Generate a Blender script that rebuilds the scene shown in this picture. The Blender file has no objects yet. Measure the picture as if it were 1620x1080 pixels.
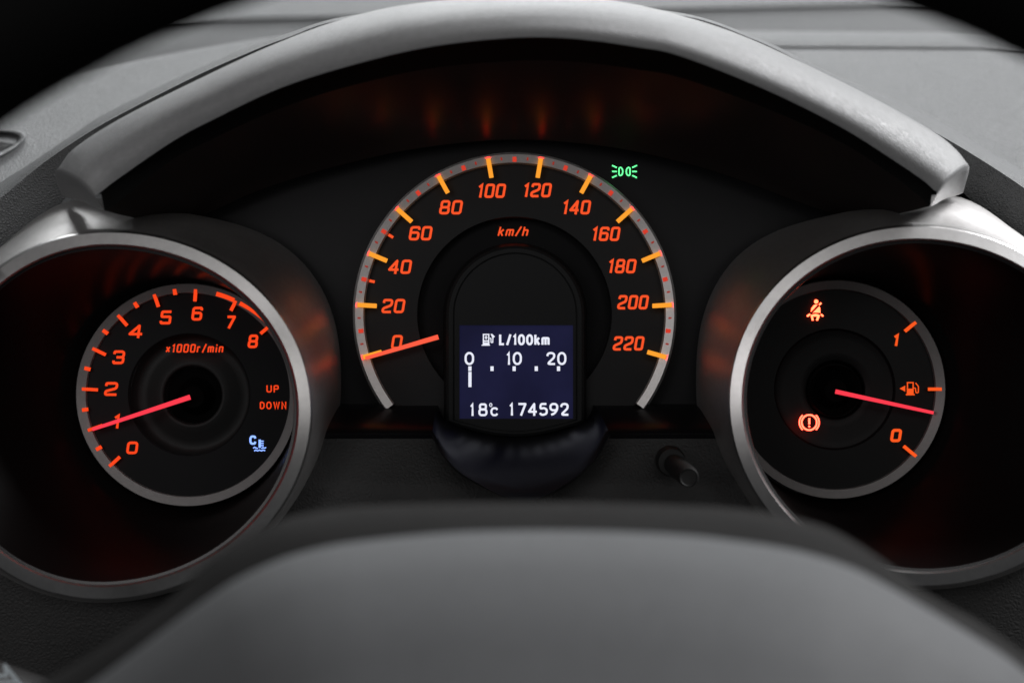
import bpy, bmesh, math, random
from mathutils import Vector
random.seed(4)
SC = bpy.context.scene
COL = SC.collection

# ------------------------------------------------------------------ camera
DIST = 0.650                 # lens to dial plane, metres
PX = 0.25e-3                 # one photograph pixel on the dial plane, metres
cam_d = bpy.data.cameras.new("camera")
cam = bpy.data.objects.new("camera", cam_d)
COL.objects.link(cam)
cam.location = (0, -DIST, 0)
cam.rotation_euler = (math.radians(90), 0, 0)
cam_d.sensor_width = 36.0
cam_d.lens = 36.0 * DIST / (1620 * PX)
cam_d.clip_start = 0.01
cam_d.clip_end = 50
cam_d.dof.use_dof = True
cam_d.dof.focus_distance = DIST - 0.014
cam_d.dof.aperture_fstop = 6.2
SC.camera = cam

# ------------------------------------------------------------------ world, lamps, exposure
W = bpy.data.worlds.new("World")
SC.world = W
W.use_nodes = True
W.node_tree.nodes["Background"].inputs[0].default_value = (0.95, 0.97, 1.0, 1)
W.node_tree.nodes["Background"].inputs[1].default_value = 0.045
SC.view_settings.view_transform = 'Standard'
SC.view_settings.look = 'None'
SC.view_settings.exposure = 0
SC.view_settings.gamma = 1


def area(name, loc, target, sx, sy, power, col=(1, 1, 1)):
    l = bpy.data.lights.new(name, 'AREA')
    l.shape = 'RECTANGLE'
    l.size, l.size_y, l.energy, l.color = sx, sy, power, col
    o = bpy.data.objects.new(name, l)
    COL.objects.link(o)
    o.location = loc
    o.rotation_euler = (Vector(target) - Vector(loc)).to_track_quat('-Z', 'Y').to_euler()
    return o


area("windscreen_light", (-0.12, 0.62, 1.02), (0, 0.0, 0), 1.2, 0.5, 15.0, (0.97, 0.99, 1.0))
area("side_window_light", (1.0, -0.10, 0.85), (0, -0.05, 0), 0.55, 0.55, 34.0, (0.99, 0.99, 1.0))
area("cabin_light", (0.0, -1.4, 0.68), (0, -0.05, 0), 1.2, 0.45, 3.0, (1.0, 0.98, 0.97))
area("rear_left_window_light", (-0.66, -1.3, 0.20), (0.1, 0, 0), 0.5, 0.5, 3.0, (1.0, 0.97, 0.97))
area("rear_right_window_light", (0.72, -1.3, 0.22), (-0.1, 0, 0), 0.45, 0.5, 1.6, (1.0, 0.98, 0.96))

SC.render.engine = 'CYCLES'
SC.cycles.use_denoising = True
SC.cycles.max_bounces = 6
SC.cycles.sample_clamp_indirect = 4.0


# ------------------------------------------------------------------ helpers
def P(px, py, dep):
    """A point dep millimetres behind the dial plane (minus: nearer), given where it shows in the photograph."""
    k = (DIST + dep / 1000.0) / DIST
    return Vector(((px - 810) * PX * k, dep / 1000.0, (540 - py) * PX * k))


def cr(p0, p1, p2, p3, t):
    return 0.5 * ((2 * p1) + (-p0 + p2) * t + (2 * p0 - 5 * p1 + 4 * p2 - p3) * t * t + (-p0 + 3 * p1 - 3 * p2 + p3) * t ** 3)


def resample(pts, n, closed=False, sub=12):
    pts = [Vector(p) for p in pts]
    m = len(pts)
    dense = []
    segs = m if closed else m - 1
    for i in range(segs):
        if closed:
            a, b, c, d = pts[(i - 1) % m], pts[i], pts[(i + 1) % m], pts[(i + 2) % m]
        else:
            b, c = pts[i], pts[i + 1]
            a = pts[i - 1] if i > 0 else 2 * b - c
            d = pts[i + 2] if i + 2 < m else 2 * c - b
        for k in range(sub):
            dense.append(cr(a, b, c, d, k / sub))
    dense.append(pts[0].copy() if closed else pts[-1])
    L = [0.0]
    for i in range(1, len(dense)):
        L.append(L[-1] + (dense[i] - dense[i - 1]).length)
    out = []
    cnt = n if closed else n - 1
    j = 0
    for i in range(n):
        t = L[-1] * i / cnt
        while j < len(L) - 2 and L[j + 1] < t:
            j += 1
        f = (t - L[j]) / max(L[j + 1] - L[j], 1e-12)
        out.append(dense[j].lerp(dense[j + 1], f))
    return out


def build(name, verts, faces, mat, parent=None, sharp=35, smooth=True):
    me = bpy.data.meshes.new(name)
    me.from_pydata([tuple(v) for v in verts], [], faces)
    me.validate()
    bm = bmesh.new()
    bm.from_mesh(me)
    bmesh.ops.recalc_face_normals(bm, faces=bm.faces)
    bm.to_mesh(me)
    bm.free()
    if smooth:
        for p in me.polygons:
            p.use_smooth = True
        if sharp:
            me.set_sharp_from_angle(angle=math.radians(sharp))
    me.materials.append(mat)
    return link(name, me, parent)


def wloc(o):
    v = Vector((0, 0, 0))
    while o is not None:
        v += o.location
        o = o.parent
    return v


def link(name, me, parent=None):
    """Links a mesh given in world coordinates, with its origin at the middle of its bounds."""
    lo = Vector([min(v.co[i] for v in me.vertices) for i in range(3)])
    hi = Vector([max(v.co[i] for v in me.vertices) for i in range(3)])
    c = (lo + hi) / 2
    for v in me.vertices:
        v.co -= c
    o = bpy.data.objects.new(name, me)
    COL.objects.link(o)
    if parent:
        o.parent = parent
    o.location = c - wloc(parent)
    return o


def thing(name, label, cat, loc, group=None):
    o = bpy.data.objects.new(name, None)
    o.empty_display_size = 0.01
    COL.objects.link(o)
    o.location = loc
    o["label"] = label
    o["category"] = cat
    if group:
        o["group"] = group
    return o


def grid(rows, closed=False):
    n = len(rows[0])
    verts = [v for r in rows for v in r]
    faces = []
    for a in range(len(rows) - 1):
        for i in range(n if closed else n - 1):
            j = (i + 1) % n
            faces.append((a * n + i, a * n + j, (a + 1) * n + j, (a + 1) * n + i))
    return verts, faces


def surf(curves, n=80, m=1, closed=False, dense_across=True):
    """Rows of points along each curve; with m > 1 the rows are rounded off across the curves."""
    rows = [resample(c, n, closed) for c in curves]
    if m > 1:
        cols = []
        for i in range(n):
            col = [r[i] for r in rows]
            cols.append(resample(col, (len(rows) - 1) * m + 1))
        rows = [[cols[i][k] for i in range(n)] for k in range((len(rows) - 1) * m + 1)]
    return rows


# ------------------------------------------------------------------ materials
def mat(name, base, rough=0.5, metal=0.0, spec=0.5, coat=0.0, bump=None, vary=0.0, emit=None, estr=1.0):
    """bump = list of (kind, scale, strength, distance)"""
    m = bpy.data.materials.new(name)
    m.use_nodes = True
    nt = m.node_tree
    b = nt.nodes["Principled BSDF"]
    b.inputs["Base Color"].default_value = (*base, 1)
    b.inputs["Roughness"].default_value = rough
    b.inputs["Metallic"].default_value = metal
    b.inputs["Specular IOR Level"].default_value = spec
    b.inputs["Coat Weight"].default_value = coat
    if emit:
        b.inputs["Emission Color"].default_value = (*emit, 1)
        b.inputs["Emission Strength"].default_value = estr
    tc = nt.nodes.new("ShaderNodeNewGeometry")
    if vary:
        no = nt.nodes.new("ShaderNodeTexNoise")
        no.inputs["Scale"].default_value = 60
        no.inputs["Detail"].default_value = 6
        nt.links.new(tc.outputs["Position"], no.inputs["Vector"])
        mr = nt.nodes.new("ShaderNodeMapRange")
        mr.inputs[3].default_value = max(0.02, rough - vary)
        mr.inputs[4].default_value = min(1, rough + vary)
        nt.links.new(no.outputs["Fac"], mr.inputs[0])
        nt.links.new(mr.outputs[0], b.inputs["Roughness"])
        n2 = nt.nodes.new("ShaderNodeTexNoise")
        n2.inputs["Scale"].default_value = 420
        n2.inputs["Detail"].default_value = 4
        nt.links.new(tc.outputs["Position"], n2.inputs["Vector"])
        mx = nt.nodes.new("ShaderNodeMix")
        mx.data_type = 'RGBA'
        mx.inputs[6].default_value = (*[c * 0.88 for c in base], 1)
        mx.inputs[7].default_value = (*[min(1, c * 1.12) for c in base], 1)
        nt.links.new(n2.outputs["Fac"], mx.inputs[0])
        nt.links.new(mx.outputs[2], b.inputs["Base Color"])
    last = None
    for kind, scale, strength, dist in (bump or []):
        if kind == 'grain':
            t = nt.nodes.new("ShaderNodeTexVoronoi")
            t.feature = 'DISTANCE_TO_EDGE'
            t.inputs["Scale"].default_value = scale
            t.inputs["Randomness"].default_value = 1.0
            w = nt.nodes.new("ShaderNodeTexNoise")
            w.inputs["Scale"].default_value = scale * 0.7
            nt.links.new(tc.outputs["Position"], w.inputs["Vector"])
            ad = nt.nodes.new("ShaderNodeVectorMath")
            ad.operation = 'MULTIPLY_ADD'
            ad.inputs[1].default_value = (0.9 / scale,) * 3
            nt.links.new(w.outputs["Color"], ad.inputs[0])
            nt.links.new(tc.outputs["Position"], ad.inputs[2])
            nt.links.new(ad.outputs[0], t.inputs["Vector"])
            outp = t.outputs["Distance"]
        elif kind == 'noise':
            t = nt.nodes.new("ShaderNodeTexNoise")
            t.inputs["Scale"].default_value = scale
            t.inputs["Detail"].default_value = 3
            nt.links.new(tc.outputs["Position"], t.inputs["Vector"])
            outp = t.outputs["Fac"]
        else:                                   # fine horizontal brushing
            sp = nt.nodes.new("ShaderNodeVectorMath")
            sp.operation = 'MULTIPLY'
            sp.inputs[1].default_value = (0.02, 1, 1)
            nt.links.new(tc.outputs["Position"], sp.inputs[0])
            t = nt.nodes.new("ShaderNodeTexNoise")
            t.inputs["Scale"].default_value = scale
            t.inputs["Detail"].default_value = 2
            nt.links.new(sp.outputs[0], t.inputs["Vector"])
            outp = t.outputs["Fac"]
        bp = nt.nodes.new("ShaderNodeBump")
        bp.inputs["Strength"].default_value = strength
        bp.inputs["Distance"].default_value = dist
        nt.links.new(outp, bp.inputs["Height"])
        if last:
            nt.links.new(last.outputs[0], bp.inputs["Normal"])
        last = bp
    if last:
        nt.links.new(last.outputs[0], b.inputs["Normal"])
    return m


def glow(name, col, strength):
    return mat(name, (0.008, 0.006, 0.006), 0.6, spec=0.08, emit=col, estr=strength)


M_dash = mat("grained dash vinyl", (0.100, 0.103, 0.105), 0.52, vary=0.06, spec=0.45,
             bump=[('grain', 900, 1.0, 0.0007), ('noise', 2600, 0.5, 0.00016)])
M_hood = mat("fine grain hood plastic", (0.20, 0.202, 0.205), 0.43, vary=0.05, spec=0.5,
             bump=[('grain', 1700, 1.0, 0.00022), ('noise', 3600, 0.5, 0.00012)])
M_cover = mat("dark wheel cover", (0.0095, 0.0092, 0.009), 0.8, vary=0.05, spec=0.08)
M_pad = mat("soft wheel vinyl", (0.066, 0.068, 0.071), 0.72, vary=0.05, spec=0.25,
            bump=[('grain', 900, 0.2, 0.0002)])
M_rim = mat("black wheel leather", (0.0022, 0.0022, 0.0022), 0.75, spec=0.06, bump=[('grain', 900, 0.3, 0.0003)])
M_lower = mat("dark grained lower vinyl", (0.017, 0.017, 0.017), 0.6, vary=0.05, spec=0.35,
              bump=[('grain', 620, 0.7, 0.0004), ('noise', 1500, 0.4, 0.0002)])
M_lining = mat("satin black lining", (0.018, 0.0145, 0.014), 0.30, spec=0.10, bump=[('noise', 900, 0.12, 0.0001)])
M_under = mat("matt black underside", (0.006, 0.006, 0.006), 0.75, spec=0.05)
M_panel = mat("brushed black panel", (0.0065, 0.0065, 0.0075), 0.5, spec=0.17, bump=[('brush', 2600, 0.25, 0.0001)])
M_silver = mat("silver paint", (0.64, 0.63, 0.625), 0.34, metal=1.0, vary=0.04, spec=0.5,
               bump=[('noise', 5200, 0.10, 0.00005)])
M_silver_body = mat("satin silver paint", (0.56, 0.55, 0.545), 0.47, metal=1.0, vary=0.04)
M_tube = mat("black tube gloss", (0.004, 0.003, 0.003), 0.32, spec=0.15, bump=[('noise', 300, 0.05, 0.0002)])
M_edge = mat("black gasket", (0.008, 0.008, 0.009), 0.35)
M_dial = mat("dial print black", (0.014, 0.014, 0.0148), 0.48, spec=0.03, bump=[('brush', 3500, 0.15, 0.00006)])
M_dial_speed = mat("speed dial black", (0.0125, 0.0125, 0.013), 0.5, spec=0.14, bump=[('noise', 5000, 0.1, 0.00005)])
G_brake = glow("red brake lamp", (1.0, 0.058, 0.030), 9.0)
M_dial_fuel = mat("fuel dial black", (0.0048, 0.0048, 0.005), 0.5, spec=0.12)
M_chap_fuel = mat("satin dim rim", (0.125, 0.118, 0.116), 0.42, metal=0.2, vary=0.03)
M_recess = mat("dial recess black", (0.0045, 0.0045, 0.005), 0.6, spec=0.08)
M_bowl = mat("dial bowl dark grey", (0.014, 0.014, 0.014), 0.5, spec=0.14)
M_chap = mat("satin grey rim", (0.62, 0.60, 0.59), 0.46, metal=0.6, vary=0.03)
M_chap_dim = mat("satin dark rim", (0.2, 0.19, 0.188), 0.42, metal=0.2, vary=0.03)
M_house = mat("display housing black", (0.0075, 0.008, 0.0085), 0.5, spec=0.16, bump=[('noise', 4000, 0.12, 0.00005)])
M_gloss = mat("gloss black sill", (0.004, 0.004, 0.005), 0.30, spec=0.14)
M_shine = mat("gloss black ring", (0.004, 0.004, 0.004), 0.16, spec=0.35)
M_hub = mat("matt black hub", (0.0016, 0.0016, 0.0016), 0.8, spec=0.03)
M_knob = mat("black rubber knob", (0.009, 0.009, 0.009), 0.6, spec=0.3)
G_tick = glow("amber light pipe", (1.0, 0.36, 0.028), 1.0)
G_side = glow("red light pipe flank", (1.0, 0.020, 0.004), 14.0)
G_num = glow("orange numeral light", (1.0, 0.092, 0.020), 0.96)
G_tach = glow("red orange numeral light", (1.0, 0.062, 0.010), 0.98)
G_fuel = glow("orange fuel light", (1.0, 0.10, 0.012), 0.98)
G_minor = glow("dim red scale light", (0.80, 0.055, 0.028), 0.8)
G_faint = glow("faint red scale light", (0.40, 0.035, 0.022), 0.8)
G_needle = glow("pink red needle light", (1.0, 0.045, 0.075), 1.0)
G_needle_s = glow("coral needle light", (1.0, 0.11, 0.055), 1.0)
G_lamp = glow("hot red lamp", (1.0, 0.078, 0.031), 9.0)
G_green = glow("green lamp", (0.13, 1.0, 0.30), 2.0)
G_blue = glow("blue white lamp", (0.24, 0.40, 1.0), 1.6)
G_white = glow("display white", (0.86, 0.88, 1.0), 0.98)
G_screen = glow("display blue backlight", (0.0085, 0.0088, 0.032), 0.95)
G_screen.node_tree.nodes["Principled BSDF"].inputs["Base Color"].default_value = (0.002, 0.002, 0.004, 1)
G_screen.node_tree.nodes["Principled BSDF"].inputs["Specular IOR Level"].default_value = 0.08
_nt = G_screen.node_tree
_g = _nt.nodes.new("ShaderNodeNewGeometry")
_n = _nt.nodes.new("ShaderNodeTexNoise")
_n.inputs["Scale"].default_value = 38
_n.inputs["Detail"].default_value = 3
_m = _nt.nodes.new("ShaderNodeMapRange")
_m.inputs[1].default_value, _m.inputs[2].default_value = 0.3, 0.7
_m.inputs[3].default_value, _m.inputs[4].default_value = 0.7, 1.3
_nt.links.new(_g.outputs["Position"], _n.inputs["Vector"])
_nt.links.new(_n.outputs["Fac"], _m.inputs[0])
_nt.links.new(_m.outputs[0], _nt.nodes["Principled BSDF"].inputs["Emission Strength"])
M_mark = mat("pale printed mark", (0.55, 0.62, 0.66), 0.5)


# ------------------------------------------------------------------ lettering: stroked glyphs
def rounded(pts, r, closed):
    n = len(pts)
    out = []
    for i, p in enumerate(pts):
        if not closed and i in (0, n - 1):
            out.append(p)
            continue
        a, c = pts[(i - 1) % n], pts[(i + 1) % n]
        va, vc = (a - p), (c - p)
        rr = min(r, va.length * 0.48, vc.length * 0.48)
        s, e = p + va.normalized() * rr, p + vc.normalized() * rr
        for k in range(5):
            t = k / 4
            out.append((1 - t) ** 2 * s + 2 * t * (1 - t) * p + t * t * e)
    return out


def strip(pts, w, closed):
    """2-D quad strip of width w along pts."""
    n = len(pts)
    L, R = [], []
    for i in range(n):
        if closed:
            a, b = pts[(i - 1) % n], pts[(i + 1) % n]
        else:
            a, b = pts[max(0, i - 1)], pts[min(n - 1, i + 1)]
        p = pts[i]
        d1 = (p - a).normalized() if (p - a).length > 1e-9 else (b - p).normalized()
        d2 = (b - p).normalized() if (b - p).length > 1e-9 else d1
        t = d1 + d2
        t = t.normalized() if t.length > 1e-6 else d1
        nrm = Vector((-t.y, t.x))
        c = max(0.5, nrm.dot(Vector((-d1.y, d1.x))))
        L.append(p + nrm * (w / 2 / c))
        R.append(p - nrm * (w / 2 / c))
    vs = L + R
    fs = []
    for i in range(n if closed else n - 1):
        j = (i + 1) % n
        fs.append((i, j, n + j, n + i))
    return vs, fs


# unit centre-line box, y up; (relative width, [(closed, corner radius factor, points)])
GL = {
    '0': (1, [(1, 1, [(0, 0), (1, 0), (1, 1), (0, 1)])]),
    '1': (.5, [(0, 0, [(0.0, .80), (.72, 1.0), (.72, -.07)])]),
    '2': (1, [(0, 1, [(0, .76), (0, 1), (1, 1), (1, .56), (0, .30), (0, 0), (1.06, 0)])]),
    '3': (1, [(0, 1, [(0, .78), (0, 1), (1, 1), (1, .5), (.25, .5)]), (0, 1, [(.6, .5), (1, .5), (1, 0), (0, 0), (0, .22)])]),
    '4': (1, [(0, .2, [(.78, -.1), (.78, 1), (-.05, .26), (1.12, .26)])]),
    '5': (1, [(0, .5, [(1.05, 1), (0.03, 1), (0, .56), (1, .56), (1, 0), (0, 0), (0, .2)])]),
    '6': (1, [(0, 1, [(1, .78), (1, 1), (0, 1), (0, 0), (1, 0), (1, .56), (0.02, .56)])]),
    '7': (1, [(0, .2, [(-.05, 1), (1, 1), (.32, -.08)])]),
    '8': (1, [(1, 1, [(0, 0), (1, 0), (1, .5), (0, .5)]), (1, 1, [(0.04, .5), (.96, .5), (.96, 1), (0.04, 1)])]),
    '9': (1, [(0, 1, [(0, .22), (0, 0), (1, 0), (1, 1), (0, 1), (0, .44), (.98, .44)])]),
    'x': (.8, [(0, 0, [(0, 0), (1, .68)]), (0, 0, [(0, .68), (1, 0)])]),
    'r': (.6, [(0, .6, [(0, -.06), (0, .68), (1, .68)])]),
    '/': (.7, [(0, 0, [(0, -.1), (1, 1.1)])]),
    'm': (1.25, [(0, .6, [(0, -.06), (0, .68), (1, .68), (1, -.06)]), (0, 0, [(.5, .64), (.5, -.06)])]),
    'i': (.12, [(0, 0, [(.5, -.06), (.5, .66)]), (0, 0, [(.5, .86), (.5, 1.04)])]),
    'n': (.8, [(0, .7, [(0, -.06), (0, .68), (1, .68), (1, -.06)])]),
    'k': (.8, [(0, 0, [(0, -.06), (0, 1.06)]), (0, 0, [(0.1, .3), (.95, .72)]), (0, 0, [(.35, .42), (1, -.06)])]),
    'h': (.8, [(0, 0, [(0, -.06), (0, 1.06)]), (0, .7, [(0, .66), (1, .66), (1, -.06)])]),
    'U': (.85, [(0, 1.3, [(0, 1.08), (0, 0), (1, 0), (1, 1.08)])]),
    'P': (.8, [(0, 1, [(0, -.08), (0, 1), (1, 1), (1, .46), (.06, .46)])]),
    'D': (.85, [(1, 1.2, [(0, 0), (.6, 0), (1, .2), (1, .8), (.6, 1), (0, 1)])]),
    'O': (1, [(1, 2, [(.25, 0), (.75, 0), (1, .3), (1, .7), (.75, 1), (.25, 1), (0, .7), (0, .3)])]),
    'W': (1.3, [(0, 0, [(0, 1.06), (.26, 0), (.5, .98), (.74, 0), (1, 1.06)])]),
    'N': (.85, [(0, 0, [(0, -.08), (0, 1), (1, 0), (1, 1.08)])]),
    'C': (.9, [(0, 1.2, [(1, .72), (.9, 1), (.2, 1), (0, .75), (0, .25), (.2, 0), (.9, 0), (1, .28)])]),
    'L': (.75, [(0, 0, [(0, 1.08), (0, 0), (1.05, 0)])]),
    'o': (1, [(1, 2, [(.28, 0), (.72, 0), (1, .28), (1, .72), (.72, 1), (.28, 1), (0, .72), (0, .28)])]),
}
SANS = {
    '0': (1, [(1, 2, [(.28, 0), (.72, 0), (1, .25), (1, .75), (.72, 1), (.28, 1), (0, .75), (0, .25)])]),
    '1': (.4, [(0, 0, [(0.0, .78), (.75, 1.0), (.75, -.07)])]),
    '2': (1, [(0, 1.5, [(.0, .72), (.1, .95), (.5, 1.02), (.95, .93), (.95, .6), (0.0, .0), (1.06, 0)])]),
    '4': (1, [(0, .2, [(.74, -.1), (.74, 1), (-.05, .28), (1.12, .28)])]),
    '5': (1, [(0, 1, [(.95, 1), (.12, 1), (.04, .55), (.6, .63), (1, .5), (1, .12), (.6, 0), (.2, 0), (0, .16)])]),
    '8': (1, [(1, 2, [(.2, 0), (.8, 0), (1, .12), (1, .42), (.8, .52), (.2, .52), (0, .42), (0, .12)]),
              (1, 2, [(.22, .54), (.78, .54), (.92, .64), (.92, .9), (.78, 1), (.22, 1), (.08, .9), (.08, .64)])]),
    '9': (1, [(0, 2, [(.1, .0), (.55, .1), (1, .45), (1, .85), (.75, 1), (.25, 1), (0, .85), (0, .55), (.25, .42), (.8, .42), (.97, .56)])]),
    'c': (1, [(0, 1.5, [(1, .78), (.78, 1), (.25, 1), (0, .7), (0, .3), (.25, 0), (.78, 0), (1, .22)])]),
}


class Flat:
    """Collects flat shapes drawn in dial-plane pixels and lays them on a plane dep mm from the dial plane."""
    def __init__(self, dep):
        self.dep, self.v, self.f, self.k = dep, [], [], 0

    def add(self, vs, fs):
        o = len(self.v)
        d = self.dep - 0.012 * self.k
        self.k += 1
        self.v += [P(p[0], p[1], d) for p in vs]
        self.f += [tuple(i + o for i in f) for f in fs]

    def line(self, pts, w, closed=False, r=0):
        pts = [Vector(p) for p in pts]
        if r:
            pts = rounded(pts, r, closed)
        self.add(*strip(pts, w, closed))

    def poly(self, pts):
        self.add(pts, [tuple(range(len(pts)))])

    def disc(self, cx, cy, r, n=20):
        self.poly([(cx + r * math.cos(2 * math.pi * i / n), cy + r * math.sin(2 * math.pi * i / n)) for i in range(n)])

    def arc(self, cx, cy, r, a0, a1, w, n=16, ry=None):
        pts = [(cx + r * math.cos(math.radians(a0 + (a1 - a0) * i / n)), cy - (ry or r) * math.sin(math.radians(a0 + (a1 - a0) * i / n))) for i in range(n + 1)]
        self.line(pts, w)

    def glyph(self, ch, x0, y0, x1, y1, sw, shear=0.0, font=GL):
        wrel, strokes = font.get(ch) or GL[ch]
        iw, ih = (x1 - x0) - sw, (y1 - y0) - sw
        for closed, rf, pts in strokes:
            q = []
            for (u, v) in pts:
                x = x0 + sw / 2 + u * iw
                y = y1 - sw / 2 - v * ih
                q.append(Vector((x + (y1 - y) * shear, y)))
            if rf:
                q = rounded(q, rf * min(iw, ih) * 0.28, bool(closed))
            self.add(*strip(q, sw, bool(closed)))

    def text(self, s, x0, y0, x1, y1, sw, shear=0.0, gap=0.28, font=GL):
        sh = (y1 - y0) * shear
        ws = [(font.get(c) or GL[c])[0] for c in s]
        n = len(s)
        # glyph body width = wrel*u + sw ; gap between glyphs = gap*u + 0.3*sw
        free = (x1 - x0 - sh) - n * sw - (n - 1) * 0.3 * sw
        u = free / (sum(ws) + gap * (n - 1))
        x = x0
        for c, w in zip(s, ws):
            bw = w * u + sw
            self.glyph(c, x, y0, x + bw, y1, sw, shear, font)
            x += bw + gap * u + 0.3 * sw

    def obj(self, name, m, parent):
        return build(name, self.v, self.f, m, parent, smooth=False)


def ring_rows(cx, cy, spec, n=128, a0=0.0, a1=360.0):
    """spec: list of (radius px, dep mm) -> rows of points around the dial centre."""
    closed = abs(a1 - a0 - 360) < 1e-6
    rows = []
    for r, d in spec:
        row = []
        for i in range(n):
            a = math.radians(a0 + (a1 - a0) * i / (n if closed else n - 1))
            k = DIST / (DIST + d / 1000)
            # radii are true sizes on the dial plane: keep the axis parallel to the view axis
            row.append(Vector(((cx - 810 + r * math.cos(a)) * PX, d / 1000, (540 - cy + r * math.sin(a)) * PX)))
        rows.append(row)
    return rows, closed


def lathe(name, cx, cy, spec, m, parent, n=128, a0=0.0, a1=360.0, sharp=35, cap=False):
    rows, closed = ring_rows(cx, cy, spec, n, a0, a1)
    v, f = grid(rows, closed)
    if cap:
        f.append(tuple(range((len(rows) - 1) * n, len(rows) * n)))
    return build(name, v, f, m, parent, sharp)


def box_mesh(name, L, Wd, d0, d1, m, bev=0.0, side=None):
    """A bar along local x from -L/2 to L/2, width Wd (local z), from depth d0 to d1 (mm, local y)."""
    bm = bmesh.new()
    bmesh.ops.create_cube(bm, size=1)
    for v in bm.verts:
        v.co = Vector((v.co.x * L, (d0 + (v.co.y + .5) * (d1 - d0)) / 1000, v.co.z * Wd))
    if bev:
        bmesh.ops.bevel(bm, geom=bm.edges[:], offset=bev, segments=2, affect='EDGES', profile=0.6)
    me = bpy.data.meshes.new(name)
    bm.to_mesh(me)
    bm.free()
    me.materials.append(m)
    if side:
        me.materials.append(side)
        for p in me.polygons:
            if p.normal.x > 0.5:
                p.material_index = 1
    return me


def place_tick(name, me, cx, cy, r, ang, dep, parent):
    o = bpy.data.objects.new(name, me)
    COL.objects.link(o)
    o.parent = parent
    a = math.radians(ang)
    w = Vector(((cx - 810 + r * math.cos(a)) * PX, dep / 1000, (540 - cy + r * math.sin(a)) * PX))
    o.location = w - wloc(parent)
    o.rotation_euler = (0, -a, 0)
    return o


def bar(name, x0, y0, x1, y1, w0, w1, d0, d1, thick, m, parent):
    """A tapered bar (needle) from one point to another, in dial-plane pixels, with depth and thickness in mm."""
    a, b = Vector((x0, y0)), Vector((x1, y1))
    t = (b - a).normalized()
    nrm = Vector((-t.y, t.x))
    v = []
    for p, w, d in ((a, w0, d0), (b, w1, d1)):
        for s, dd in ((-.5, d), (-.3, d - thick * .55), (.3, d - thick * .55), (.5, d)):
            q = p + nrm * w * s
            v.append(P(q.x, q.y, dd))
    f = [(0, 1, 5, 4), (1, 2, 6, 5), (2, 3, 7, 6), (3, 0, 4, 7), (3, 2, 1, 0), (4, 5, 6, 7)]
    return build(name, v, f, m, parent, smooth=False)


# ================================================================== DASHBOARD
dash = thing("dashboard", "grey grained vinyl dashboard surrounding the hooded instruments, with padded cowl and stepped top",
             "dashboard", P(810, 1000, -20))


def px_curve(pts):
    return [P(*p) for p in pts]


def slope(py):                     # depth of the sloping dash top where it shows at row py
    return 20 + (330 - py) * 0.565


# padded cowl round the hood: outer edge, crest, inner edge beside the hood
K1 = [(-160, 400, slope(400)), (-60, 326, slope(326)), (0, 287, slope(287)), (50, 257, slope(257)), (110, 217, slope(217)), (167, 180, slope(180)),
      (267, 130, slope(130)), (333, 100, slope(100)), (417, 66, 150), (560, 36, 140), (810, 22, 120), (1060, 30, 130), (1213, 73, 150),
      (1313, 118, slope(118)), (1413, 158, slope(158)), (1502, 200, slope(200)), (1569, 241, slope(241)), (1620, 269, slope(269)), (1680, 305, slope(305)), (1780, 370, slope(370))]
K2 = [(-160, 440, -20), (-60, 363, -20), (0, 323, -20), (67, 268, -20), (133, 223, -24), (190, 190, -28), (300, 134, -30), (370, 102, -32), (450, 70, -33),
      (560, 36, -30), (810, 16, -32), (1060, 30, -32), (1190, 70, -30), (1300, 124, -26), (1400, 176, -24), (1490, 224, -22), (1542, 255, -20), (1583, 281, -20), (1620, 306, -20), (1680, 348, -20), (1780, 420, -20)]
K3 = [(-160, 545, -14), (-60, 455, -14), (0, 402, -14), (48, 360, -14), (100, 318, -14), (125, 268, -20), (185, 206, -24), (300, 146, -26), (433, 84, -28), (560, 44, -34),
      (810, 22, -38), (1060, 38, -38), (1180, 78, -34), (1300, 136, -30), (1400, 186, -28), (1480, 240, -26), (1524, 305, -16), (1573, 346, -14), (1620, 383, -14), (1680, 430, -14), (1780, 510, -14)]


def pick(c, xs):                   # one point per x, so the three edges stay side by side
    out = []
    for x in xs:
        for a, b in zip(c, c[1:]):
            if a[0] <= x <= b[0]:
                t = (x - a[0]) / (b[0] - a[0])
                out.append(tuple(a[i] + (b[i] - a[i]) * t for i in range(3)))
                break
    return out


rows = []
k1, k2, k3 = [resample(px_curve(k), 220) for k in (K1, K2, K3)]


def mixrow(a, b, t, lift=0.0):
    return [p.lerp(q, t) + Vector((0, -lift, lift)) for p, q in zip(a, b)]


def reparam(row, xs):
    """points of a row at the given photo columns (rows are ordered left to right)"""
    out = []
    cols = [810 + p.x / PX * DIST / (DIST + p.y) for p in row]
    j = 0
    for x in xs:
        while j < len(cols) - 2 and cols[j + 1] < x:
            j += 1
        t = min(1, max(0, (x - cols[j]) / max(cols[j + 1] - cols[j], 1e-9)))
        out.append(row[j].lerp(row[j + 1], t))
    return out


XS = [-150 + i * (1920 / 219) for i in range(220)]
k1, k2, k3 = reparam(k1, XS), reparam(k2, XS), reparam(k3, XS)
k0 = [p + Vector((0, 0.006, -0.008)) for p in k1]
rows = [k0, k1, mixrow(k1, k2, .35, .001), mixrow(k1, k2, .7, .0022), mixrow(k1, k2, .92, .0024), mixrow(k1, k2, 1.0, .0016),
        mixrow(k2, k3, .12, .0004), mixrow(k2, k3, .5, .0004), k3]
v, f = grid(rows)
build("cowl_pad", v, f, M_dash, dash, 60)

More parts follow.
